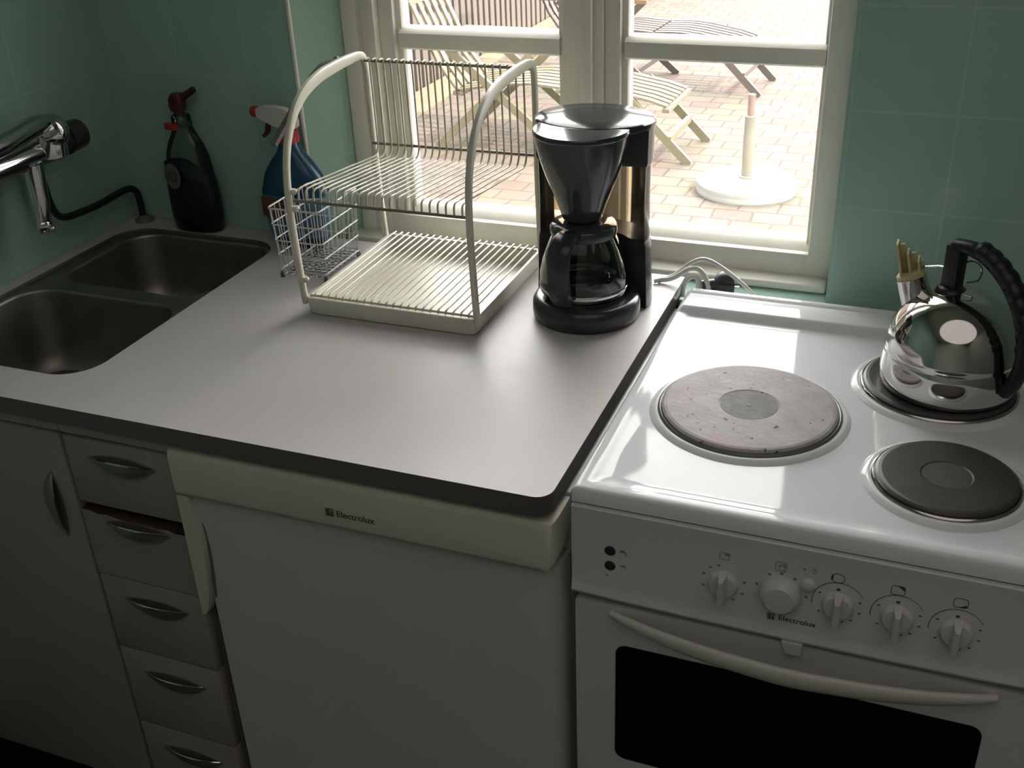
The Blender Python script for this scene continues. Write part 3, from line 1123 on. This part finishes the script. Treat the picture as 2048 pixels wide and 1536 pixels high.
# yellowish whistle: collar and three upright fins
ax = (s1 - s0).normalized()
sx_ = Vector((0, 0, 1)).cross(ax).normalized()
ay = ax.cross(sx_)
Tm = Matrix((( sx_.x, ay.x, ax.x, s1.x), (sx_.y, ay.y, ax.y, s1.y), (sx_.z, ay.z, ax.z, s1.z), (0, 0, 0, 1)))
mb = MB()
mb.T = Tm
mb.lathe([(.012, .0), (.0180, .001), (.0182, .008), (.015, .011), (.001, .012)], 0, 0, 24)
wl = mb.build('whistle', 'whistle', kt, smooth=40)
for i, (off, hgt) in enumerate(((-.0115, .045), (.0005, .034), (.0125, .025))):
    mb = MB()
    C0 = s1 + ax * .006
    dirh = Vector((1, 0, 0))
    p = C0 + dirh * off
    mb.T = Matrix.Translation(p) @ Matrix.Rotation(math.radians(-13), 4, 'Y')
    mb.box(-.0016, .0016, -.012, .012, -.004, hgt, .0008, 1)
    mb.box(.0010, .0085 if i < 2 else .0045, .006, .0115, -.004, hgt - .006, .0008, 1)
    mb.build('whistle_fin', 'whistle', wl)
mb = MB()
q0 = s1 + ax * .018 + Vector((.012, 0, 0))
q1 = KC + Vector((-.008, 0, .165)) 
mb.tube([q0, q0.lerp(q1, .5) + Vector((0, 0, .003)), q1], .0013, 6)
mb.tube(smooth_path([q1, q1 + Vector((.012, 0, .012)), q1 + Vector((.026, 0, .006)), q1 + Vector((.026, 0, -.012)), q1 + Vector((.012, 0, -.018))], 5), .0013, 6)
mb.build('whistle_lever', 'chrome', kt)
# black handle: post on the crown, then a broad arc down to the far flank
pt = KC + Vector((-.013, .0, .128))
mb = MB()
mb.T = Matrix.Translation(pt) @ Matrix.Rotation(math.atan2(hdir.y, hdir.x), 4, 'Z')
mb.box(-.011, .011, -.010, .010, .0, .070, .003)
mb.lathe([(.020, .004), (.018, .010), (.012, .014)], 0, 0, 20)
mb.build('handle_post', 'rubber', kt)
mb = MB()
Hh = lambda a, z: KC + Vector((-.010, 0, 0)) + hdir * a + Vector((0, 0, z))
hpth = smooth_path([Hh(-.006, .196), Hh(.022, .197), Hh(.052, .186), Hh(.082, .160), Hh(.104, .122), Hh(.112, .082), Hh(.106, .046), Hh(.096, .026)], 7)
side = Vector((0, 0, 1)).cross(hdir)
def hs(t):
    w_, h_ = .0115, .0085 + .002 * math.sin(PI * t)
    P = []
    for k in range(14):
        a = 2 * PI * k / 14
        P.append((w_ * math.cos(a), h_ * math.sin(a)))
    return P
mb.sweep(hpth, hs, side=side)
ha = mb.build('handle', 'rubber', kt, smooth=60)
mb = MB()
gp_ = hpth[8:38]
def gs(t):
    rib = .0016 * abs(math.sin(t * PI * 9))
    return [((.0125 + rib) * math.cos(2 * PI * k / 14), (.0105 + rib) * math.sin(2 * PI * k / 14)) for k in range(14)]
mb.sweep(smooth_path([p + Vector((0, 0, .004)) for p in gp_[::3]], 9), gs, side=side)
mb.build('ribbed_grip', 'rubber', ha, smooth=50)

# ------------------------------------------------------------------ coffee maker
CX, CY = -.1322, .471
cm = thing('coffee_maker', (CX, CY, 0), 'black drip coffee maker with a glass jug beside the dish rack', 'coffee maker')
mb = MB()
mb.lathe([(.079, .0), (.0838, .004), (.0850, .014), (.0842, .026), (.080, .0335), (.074, .036), (.001, .036)], CX, CY, 64)
mb.build('base', 'plastic', cm, smooth=50)
mb = MB()
mb.lathe([(.060, .0355), (.060, .0375), (.001, .038)], CX, CY, 48)
mb.build('warming_plate', 'iron', cm)
TX, TY = -.1365, .528


def tower_plan(rx, ry, fr_=.076, grow=0.0):
    P = []
    for k in range(25):
        a = math.radians(-14 + 208 * k / 24)
        P.append((TX + rx * math.cos(a), TY + ry * math.sin(a)))
    for k in range(13):
        a = math.radians(137 - 94 * k / 12)
        P.append((CX + fr_ * math.cos(a) - .003, CY + fr_ * math.sin(a)))
    return P


mb = MB()
mb.loft([[(x, y, z) for x, y in tower_plan(r1, r2)] for z, r1, r2 in ((.0, .092, .074), (.004, .0935, .076), (.06, .0915, .074), (.105, .0895, .072), (.112, .088, .071))])
mb.build('lower_tower', 'plastic', cm, smooth=40)
mb = MB()
mb.loft([[(x, y, z) for x, y in tower_plan(r1, r2)] for z, r1, r2 in ((.111, .0875, .071), (.17, .0865, .070), (.232, .0875, .070))])
tag(mb.build('water_tank', 'tank', cm, smooth=40), 'smoky see-through water tank')
for xx in (TX - .044,):
    mb = MB()
    mb.box(xx - .006, xx + .006, TY + .02, TY + .050, .112, .232, .002)
    mb.build('inner_pipe', 'plastic', cm)
mb = MB()
mb.loft([[(x, y, z) for x, y in tower_plan(r1, r2, .050)] for z, r1, r2 in ((.231, .0885, .071), (.236, .0905, .073), (.288, .0915, .074))])
mb.build('upper_housing', 'plastic', cm, smooth=40)


def ell(cx, cy, rx, ry, z, n=48):
    return [(cx + rx * math.cos(2 * PI * k / n), cy + ry * math.sin(2 * PI * k / n), z) for k in range(n)]


mb = MB()
mb.loft([ell(TX, TY + .002, .0920, .0735, .287), ell(TX, TY + .002, .0930, .0745, .290), ell(TX, TY + .002, .0925, .074, .2955), ell(TX, TY + .002, .088, .070, .2985), ell(TX, TY + .002, .05, .04, .3005), ell(TX, TY + .002, .002, .002, .3010)])
mb.build('tank_lid', 'lidp', cm, smooth=50)
# brew basket, a glossy cone under its own lid
BX, BY = -.139, .474
mb = MB()
mb.lathe([(.020, .157), (.030, .1585), (.0315, .163), (.037, .180), (.0455, .202), (.0555, .227), (.0635, .252), (.0690, .275), (.0712, .288)], BX, BY, 64)
mb.build('filter_basket', 'gloss', cm, smooth=50)
mb = MB()
mb.lathe([(.0712, .287), (.0728, .289), (.0728, .2925), (.071, .2955), (.062, .2965), (.03, .2972), (.001, .2975)], BX, BY, 64)
mb.build('basket_lid', 'lidp', cm, smooth=50)
# jug
jg = MB()
jg.lathe([(.050, .0385), (.060, .0395), (.0660, .046), (.0690, .058), (.0680, .074), (.0640, .092), (.0580, .110), (.0515, .126), (.0475, .136), (.0470, .142)], CX - .004, CY, 56, cap1=False)
jo = jg.build('jug', 'carafe', cm, smooth=60)
tag(jo, 'clear glass coffee jug')
mb = MB()
mb.lathe([(.0480, .133), (.0505, .134), (.0515, .140), (.0510, .148), (.048, .1515), (.030, .154), (.001, .1545)], CX - .004, CY, 48, cap0=False)
mb.build('jug_lid', 'gloss', jo, smooth=50)
mb = MB()
mb.lathe([(.0669, .044), (.0684, .045), (.0698, .054), (.0690, .055), (.0672, .046)], CX - .004, CY, 56, ring=True)  # added bright ring standing in for a highlight on the glass
mb.build('jug_highlight', 'chrome', jo, smooth=50)
hd = Vector((-.10, -.99, 0)).normalized()
J = Vector((CX - .004, CY, 0))
mb = MB()
hp2 = smooth_path([J + hd * .045 + Vector((0, 0, .146)), J + hd * .066 + Vector((0, 0, .147)), J + hd * .086 + Vector((0, 0, .136)), J + hd * .094 + Vector((0, 0, .105)), J + hd * .090 + Vector((0, 0, .070)), J + hd * .078 + Vector((0, 0, .050))], 6)
mb.sweep(hp2, lambda t: [((.0165) * c, .0075 * s_) for c, s_ in [(1, -.6), (.75, -1), (-.75, -1), (-1, -.6), (-1, .6), (-.75, 1), (.75, 1), (1, .6)]], side=Vector((0, 0, 1)).cross(hd))
mb.build('jug_handle', 'plastic', jo, smooth=50)

# ------------------------------------------------------------------ dish rack
rk = thing('dish_rack', (-.415, .488, 0), 'cream two-tier wire dish rack with curved white side hoops, on the worktop', 'dish rack')
X0, X1, Y0, Y1 = -.563, -.266, .337, .638
mb = MB()
ou = rr(X0, X1, Y0, Y1, .010, 4)
def sc(P, d):
    cx, cy = (X0 + X1) / 2, (Y0 + Y1) / 2
    return [(x + (d if x < cx else -d), y + (d if y < cy else -d)) for x, y in P]
L = [(sc(ou, .006), 0.0), (sc(ou, .003), .002), (ou, .026), (sc(ou, .001), .029), (sc(ou, .005), .029), (sc(ou, .008), .026), (sc(ou, .014), .005), (sc(ou, .022), .0035)]
mb.loft([[(x, y, z) for x, y in P] for P, z in L])
mb.build('drip_tray', 'rackp', rk, smooth=40)

hoop = [(.343, .018), (.3395, .06), (.337, .11), (.335, .16), (.336, .205), (.342, .245), (.356, .282), (.380, .314), (.415, .337), (.462, .350), (.515, .3545), (.565, .3555), (.598, .354), (.612, .345), (.617, .325), (.618, .28), (.619, .20), (.622, .10), (.628, .018)]
for xx in (-.565, -.2645):
    mb = MB()
    pth = smooth_path([(xx, y, z) for y, z in hoop], 6)
    def sec(t):
        w_ = .0042
        h_ = .0055 + .0035 * math.exp(-((t - .50) / .16) ** 2)
        return [(w_, -h_ * .7), (w_ * .7, -h_), (-w_ * .7, -h_), (-w_, -h_ * .7), (-w_, h_ * .7), (-w_ * .7, h_), (w_ * .7, h_), (w_, h_ * .7)]
    mb.sweep(pth, sec, side=(1, 0, 0))
    mb.build('side_hoop', 'rackp', rk, smooth=60)
# lower grid
NW = 22
mb = MB()
for k in range(NW):
    x = X0 + .014 + (X1 - X0 - .028) * k / (NW - 1)
    mb.tube(smooth_path([(x, .3455, .0285), (x, .350, .0335), (x, .40, .0335), (x, .62, .0335), (x, .628, .0300)], 3), .0016, 6)
mb.tube([(X0 + .006, .3475, .0300), (X1 - .006, .3475, .0300)], .0022, 8)
mb.tube([(X0 + .006, .6255, .0300), (X1 - .006, .6255, .0300)], .0022, 8)
mb.build('lower_wire_grid', 'wire', rk, smooth=60)
# upper shelf and back guard, one run of bent wires on three rails
mb = MB()
for k in range(NW):
    x = X0 + .012 + (X1 - X0 - .024) * k / (NW - 1)
    mb.tube(smooth_path([(x, .590, .3500), (x, .600, .3500), (x, .6040, .3440), (x, .6055, .300), (x, .6065, .215), (x, .6050, .198), (x, .594, .188), (x, .57, .189), (x, .45, .200), (x, .365, .208), (x, .348, .2085), (x, .3425, .203), (x, .342, .189)], 4), .0016, 6)
mb.build('upper_wire_shelf', 'wire', rk, smooth=60)
for yy, zz, ex in ((.6075, .3445, 0), (.6095, .2040, 0), (.3415, .1905, .003)):
    mb = MB()
    mb.tube([(X0 - ex, yy, zz), (X1 + ex, yy, zz)], .0026, 8)
    mb.build('cross_rail', 'raild', rk, smooth=60)
# folding side bar with a dark rubbered end
mb = MB()
sb = [(-.610, .382, .262), (-.602, .409, .287), (-.595, .441, .314), (-.588, .471, .338), (-.582, .498, .354), (-.578, .516, .3585), (-.575, .538, .358)]
mb.sweep(smooth_path(sb, 5), lambda t: [(.0045, -.004), (.0045, .004), (-.0045, .004), (-.0045, -.004)], side=(1, 0, 0))
mb.sphere((-.5745, .539, .359), .0062, n=14, m=8)
mb.build('side_bar', 'greyp', rk, smooth=30)
for pa, pb in (((-.5665, .397, .325), (-.594, .441, .314)), ((-.5665, .52, .353), (-.578, .52, .358))):
    mb = MB()
    mb.tube([pa, pb], .0025, 8)
    mb.build('bar_pin', 'rackp', rk)
for z in (.205, .178, .060):
    mb = MB()
    mb.lathe([(.0045, z - .004), (.0065, z), (.0045, z + .004)], -.559, .341, 12)
    mb.build('clip', 'rackp', rk)

bk = thing('cutlery_basket', (-.645, .515, 0), 'small white wire cutlery basket hooked on the left of the dish rack', 'basket')
BX0, BX1, BY0, BY1, BZ = -.690, -.592, .452, .590, .128
mb = MB()
def tap(x, y, z):
    k = .10 * (1 - z / BZ)
    cx, cy = (BX0 + BX1) / 2, (BY0 + BY1) / 2
    return (x + (cx - x) * k, y + (cy - y) * k, z)
for z in (.014, .042, .070, .099, .128):
    P = [tap(x, y, z) for x, y in rr(BX0, BX1, BY0, BY1, .008, 3)]
    mb.tube(P, .0017 if z > .12 else .0014, 6, closed=True)
for k in range(9):
    y = BY0 + .008 + (BY1 - BY0 - .016) * k / 8
    mb.tube([tap(BX0, y, BZ), tap(BX0, y, .006), tap(BX1, y, .006), tap(BX1, y, BZ)], .0010, 5)
for k in range(7):
    x = BX0 + .008 + (BX1 - BX0 - .016) * k / 6
    mb.tube([tap(x, BY0, BZ), tap(x, BY0, .006), tap(x, BY1, .006), tap(x, BY1, BZ)], .0010, 5)
mb.build('wire_frame', 'wirew', bk, smooth=60)
mb = MB()
for k in range(10):
    y = BY0 + .012 + (BY1 - BY0 - .024) * k / 9
    P = [(BX0 + .010 + .078 * j / 16, y + .004 * math.sin(j * 2.1 + k), .0095 + .0012 * math.sin(j * 1.7 + 2 * k)) for j in range(17)]
    mb.tube(P, .0009, 5)
mb.build('base_mesh', 'coil', bk, smooth=60)
for x, y in ((BX0 + .006, BY0 + .010), (BX0 + .006, BY1 - .01), (BX1 - .006, BY0 + .010), (BX1 - .006, BY1 - .010)):
    mb = MB()
    mb.lathe([(.0038, .0), (.0042, .004), (.003, .010)], x, y, 12)
    mb.build('foot', 'greyp', bk)
for y in (.50, .55):
    mb = MB()
    mb.tube(smooth_path([(BX1, y, .126), (BX1 + .010, y, .134), (BX1 + .022, y, .133), (BX1 + .0245, y, .120)], 4), .0015, 6)
    mb.build('hook', 'wirew', bk)

# ------------------------------------------------------------------ spray bottles
def oval(cx, cy, rx, ry, z, n=40, p=2.4):
    out = []
    for k in range(n):
        a = 2 * PI * k / n
        c, s_ = math.cos(a), math.sin(a)
        out.append((cx + rx * math.copysign(abs(c) ** (2 / p), c), cy + ry * math.copysign(abs(s_) ** (2 / p), s_), z))
    return out


bb = thing('spray_bottle', (-.970, .620, 0), 'clear spray bottle with a black sleeve and dark red trigger, behind the sink', 'bottle')
bx, by = -.972, .6265
mb = MB()
mb.loft([oval(bx, by, rx, ry, z) for z, rx, ry in ((.0, .044, .021), (.004, .050, .0245), (.030, .0545, .026), (.070, .054, .026), (.110, .050, .025), (.150, .044, .023), (.170, .036, .021), (.190, .024, .017), (.205, .0165, .0155), (.222, .014, .014))])
mb.build('bottle_body', 'clearb', bb, smooth=60)
mb = MB()
mb.loft([oval(bx, by, rx, ry, z) for z, rx, ry in ((.0008, .0445, .0215), (.004, .0508, .0252), (.030, .0553, .0268), (.070, .0548, .0268))] + [
    [(x, y, z2) for (x, y, z), z2 in zip(oval(bx, by, .0525, .0262, .1), [.098 + .036 * (1 / (1 + math.exp((math.cos(2 * PI * k / 40) * 1.0 + .0) * 5))) for k in range(40)])]])
mb.build('black_sleeve', 'blackliq', bb, smooth=60)
mb = MB()
mb.T = Matrix.Translation((bx - .022, by - .0275, .112)) @ Matrix.Rotation(math.radians(-12), 4, 'Z') @ Matrix.Rotation(PI / 2, 4, 'X')
mb.lathe([(.0245, -.001), (.0245, .0008), (.001, .0009)], 0, 0, 32, sx=.85)
lb = mb.build('round_label', 'labelw', bb)
mb = MB()
mb.T = Matrix.Translation((bx - .022, by - .0288, .112)) @ Matrix.Rotation(math.radians(-12), 4, 'Z')
for x0, z0, x1, z1 in ((-.011, -.008, -.009, .008), (-.002, -.010, 0, .012), (.004, -.009, .012, -.007), (.004, .0, .010, .002), (.004, .007, .011, .009), (.010, -.009, .012, .009), (-.011, .006, -.006, .008)):
    mb.box(x0, x1, -.0004, .0004, z0, z1)
mb.build('label_mark', 'labelb', lb, smooth=0)
mb = MB()
mb.loft([oval(bx, by, .0165, .0165, .203), oval(bx, by, .0175, .0175, .206), oval(bx, by, .0165, .0165, .222), oval(bx, by, .012, .012, .226)])
mb.build('collar', 'clearb', bb, smooth=50)
mb = MB()
mb.box(bx - .025, bx + .004, by - .021, by - .0165, .199, .212, .002)
mb.build('red_tab', 'redp', bb)
mb = MB()
mb.loft([oval(bx - .002, by, .014, .012, .232), oval(bx - .002, by, .017, .013, .240), oval(bx - .001, by, .0165, .013, .254), oval(bx, by, .011, .010, .263)])
mb.tube([(bx + .006, by, .252), (bx + .022, by, .262), (bx + .040, by, .272)], lambda t: .0075 - .0015 * t, 12)
mb.tube([(bx - .002, by, .226), (bx - .002, by, .236)], .010, 14)
mb.build('trigger_head', 'redd', bb, smooth=50)

ub = thing('spray_bottle', (-.735, .600, 0), 'blue spray bottle with a white and red trigger, behind the cutlery basket', 'bottle')
ux, uy = -.735, .6135
mb = MB()
mb.loft([oval(ux, uy, rx, ry, z) for z, rx, ry in ((.0, .046, .022), (.003, .052, .027), (.03, .060, .031), (.07, .0665, .033), (.105, .066, .033), (.135, .056, .030), (.158, .040, .026), (.176, .024, .020), (.188, .0185, .0185), (.196, .0175, .0175))])
mb.build('bottle_body', 'blue', ub, smooth=60)
mb = MB()
mb.loft([oval(ux, uy, rx, ry, z) for z, rx, ry in ((.022, .0590, .0312), (.03, .0608, .0322), (.07, .0673, .0342), (.100, .0670, .0342))], cap0=False, cap1=False)
mb.build('label', 'bluel', ub, smooth=60)
mb = MB()
mb.loft([[(ux - .052 + .05 * k / 8, uy - .0355 + .004 * abs(k - 4) / 4 * 0, z) for k in range(9)] for z in (.062, .098)] , closed=False)
mb.build('label_picture', 'labelb', ub, smooth=0).modifiers.new('t', 'SOLIDIFY').thickness = .0008
mb = MB()
mb.loft([oval(ux, uy, .0175, .0175, .192), oval(ux, uy, .0185, .0185, .195), oval(ux, uy, .018, .018, .214), oval(ux, uy, .013, .013, .217)])
mb.build('collar', 'redp', ub, smooth=50)
mb = MB()
hd_pts = [(-.056, .235), (-.058, .249), (-.050, .2545), (-.02, .2555), (.004, .252), (.020, .240), (.023, .226), (.018, .2165), (-.014, .2165), (-.020, .225), (-.036, .232)]
mb.prism([(ux + a, c) for a, c in reversed(hd_pts)], uy - .011, uy + .011, 'xz')
bmesh.ops.bevel(mb.bm, geom=list(mb.bm.edges), offset=.003, segments=2, affect='EDGES')
mb.build('trigger_head', 'whitep', ub, smooth=50)
mb = MB()
mb.T = Matrix.Translation((ux - .0565, uy, .2435)) @ Matrix.Rotation(-PI / 2, 4, 'Y')
mb.lathe([(.0095, -.003), (.0100, .008), (.0085, .012), (.001, .0125)], 0, 0, 20)
mb.build('nozzle', 'redp', ub)
mb = MB()
mb.sweep(smooth_path([(ux - .030, uy, .231), (ux - .038, uy, .222), (ux - .042, uy, .208), (ux - .050, uy, .200)], 4), lambda t: [(.005, -.003), (.005, .003), (-.005, .003), (-.005, -.003)], side=(0, 1, 0))
mb.build('trigger', 'redd', ub, smooth=50)

# ------------------------------------------------------------------ wall mixer tap and pipe
fa = thing('faucet', (XL, .38, .215), 'chrome wall-mounted mixer tap above the sink', 'faucet')
AX, AZ = -1.090, .216
def ycyl(b, x, z, y0, y1, r0, r1=None, n=28):
    r1 = r1 or r0
    b.tube([(x, y0, z), (x, y0 + (y1 - y0) * .5, z), (x, y1, z)], lambda t: r0 + (r1 - r0) * t, n, side=(1, 0, 0))
mb = MB()
ycyl(mb, AX, AZ, .20, .425, .022, .026)
mb.tube([(XL + .001, .27, AZ), (AX, .27, AZ)], .020, 24)
mb.tube([(XL + .001, .27, AZ), (XL + .008, .27, AZ)], .030, 28)
mb.tube([(XL + .001, .40, AZ), (AX, .40, AZ)], .020, 24)
mb.build('body', 'chrome', fa, smooth=60)
mb = MB()
mb.sphere((AX + .018, .405, .246), .031, n=32, m=18)
mb.lathe([(.029, .205), (.031, .225), (.031, .245)], AX + .010, .402, 28)
mb.build('lever_dome', 'chrome', fa, smooth=60)
mb = MB()
mb.tube(smooth_path([(AX + .020, .40, .262), (AX + .028, .36, .268), (AX + .036, .28, .262), (AX + .042, .19, .258)], 5), lambda t: .016 + .004 * t, 16, side=(1, 0, 0))
mb.build('lever', 'chrome', fa, smooth=60)
mb = MB()
ycyl(mb, AX, AZ + .004, .424, .450, .024)
ycyl(mb, AX, AZ + .004, .448, .486, .0285, .026)
mb.build('end_cap', 'plastic', fa, smooth=40)
mb = MB()
mb.tube(smooth_path([(-1.080, .352, .205), (-1.080, .351, .17), (-1.080, .349, .13), (-1.080, .346, .098)], 5), lambda t: .0205 - .007 * t, 24)
mb.build('spout', 'chrome', fa, smooth=60)
mb = MB()
mb.lathe([(.012, .086), (.0150, .090), (.0155, .102), (.0135, .106), (.010, .110)], -1.080, .345, 24)
mb.lathe([(.008, .082), (.0125, .086), (.012, .090)], -1.080, .345, 24)
mb.sphere((-1.062, .345, .093), .006, n=12, m=8)
mb.build('nozzle', 'chrome', fa, smooth=50)

pp = thing('water_pipe', (-1.115, .63, 0), 'thin dark water pipe running along the wall from the tap to the corner', 'pipe')
mb = MB()
mb.tube(smooth_path([(-1.113, .398, .192), (-1.114, .402, .150), (-1.115, .406, .115), (-1.117, .418, .088), (-1.118, .438, .076), (-1.118, .475, .072), (-1.118, .53, .070), (-1.118, .585, .073), (-1.117, .615, .072), (-1.116, .630, .062), (-1.115, .6345, .042), (-1.115, .635, .008)], 6), .0068, 12)
mb.build('pipe', 'pipe', pp, smooth=60)
mb = MB()
mb.lathe([(.019, 0), (.018, .005), (.009, .012)], -1.112, .634, 24)
mb.build('floor_flange', 'grey', pp, smooth=50)

# ------------------------------------------------------------------ cords and plug behind the cooker
mb = MB()
mb.tube(smooth_path([(-.060, .612, .004), (-.030, .628, .012), (-.005, .632, .034), (.020, .630, .045), (.050, .627, .034), (.090, .622, .008), (.112, .618, -.010), (.118, .617, -.0165)], 7), .0035, 10)
o = mb.build('power_cord', 'cord')
tag(o, 'long white cord arching from behind the coffee maker over the window ledge', 'cord')
mb = MB()
mb.tube(smooth_path([(-.055, .618, .004), (-.030, .620, .010), (-.005, .6215, .028), (.012, .621, .030), (.024, .619, .018), (.034, .6135, -.006), (.040, .6125, -.0155)], 7), .0042, 10)
o = mb.build('power_cord', 'cord')
tag(o, 'shorter thick white cord dipping between the worktop corner and the plug', 'cord')
mb = MB()
mb.tube(smooth_path([(-.010, .6085, -.0155), (-.008, .6095, .006), (.0, .6105, .018), (.010, .611, .020), (.015, .6105, .010), (.014, .6085, -.0155)], 7), .0040, 10)
o = mb.build('power_cord', 'cord')
tag(o, 'small white cord loop standing at the back left corner of the cooker', 'cord')
pg = thing('socket_plug', (.050, .632, ZS), 'dark round plug with silver pins lying under the window behind the cooker', 'plug')
mb = MB()
Tm = Matrix.Translation((.050, .634, .0025)) @ Matrix.Scale(1.17, 4) @ Matrix.Rotation(math.radians(25), 4, 'Z') @ Matrix.Rotation(PI / 2, 4, 'Y')
mb.T = Tm
mb.lathe([(.008, -.030), (.009, -.012), (.016, -.006), (.019, .0), (.0192, .010), (.017, .013), (.001, .0135)], 0, 0, 14)
mb.build('plug_body', 'plug', pg, smooth=30)
for s_ in (-.006, .006):
    mb = MB()
    mb.T = Tm
    mb.tube([(s_, .0, .013), (s_, .0, .024)], .0024, 8)
    mb.build('pin', 'silver', pg)
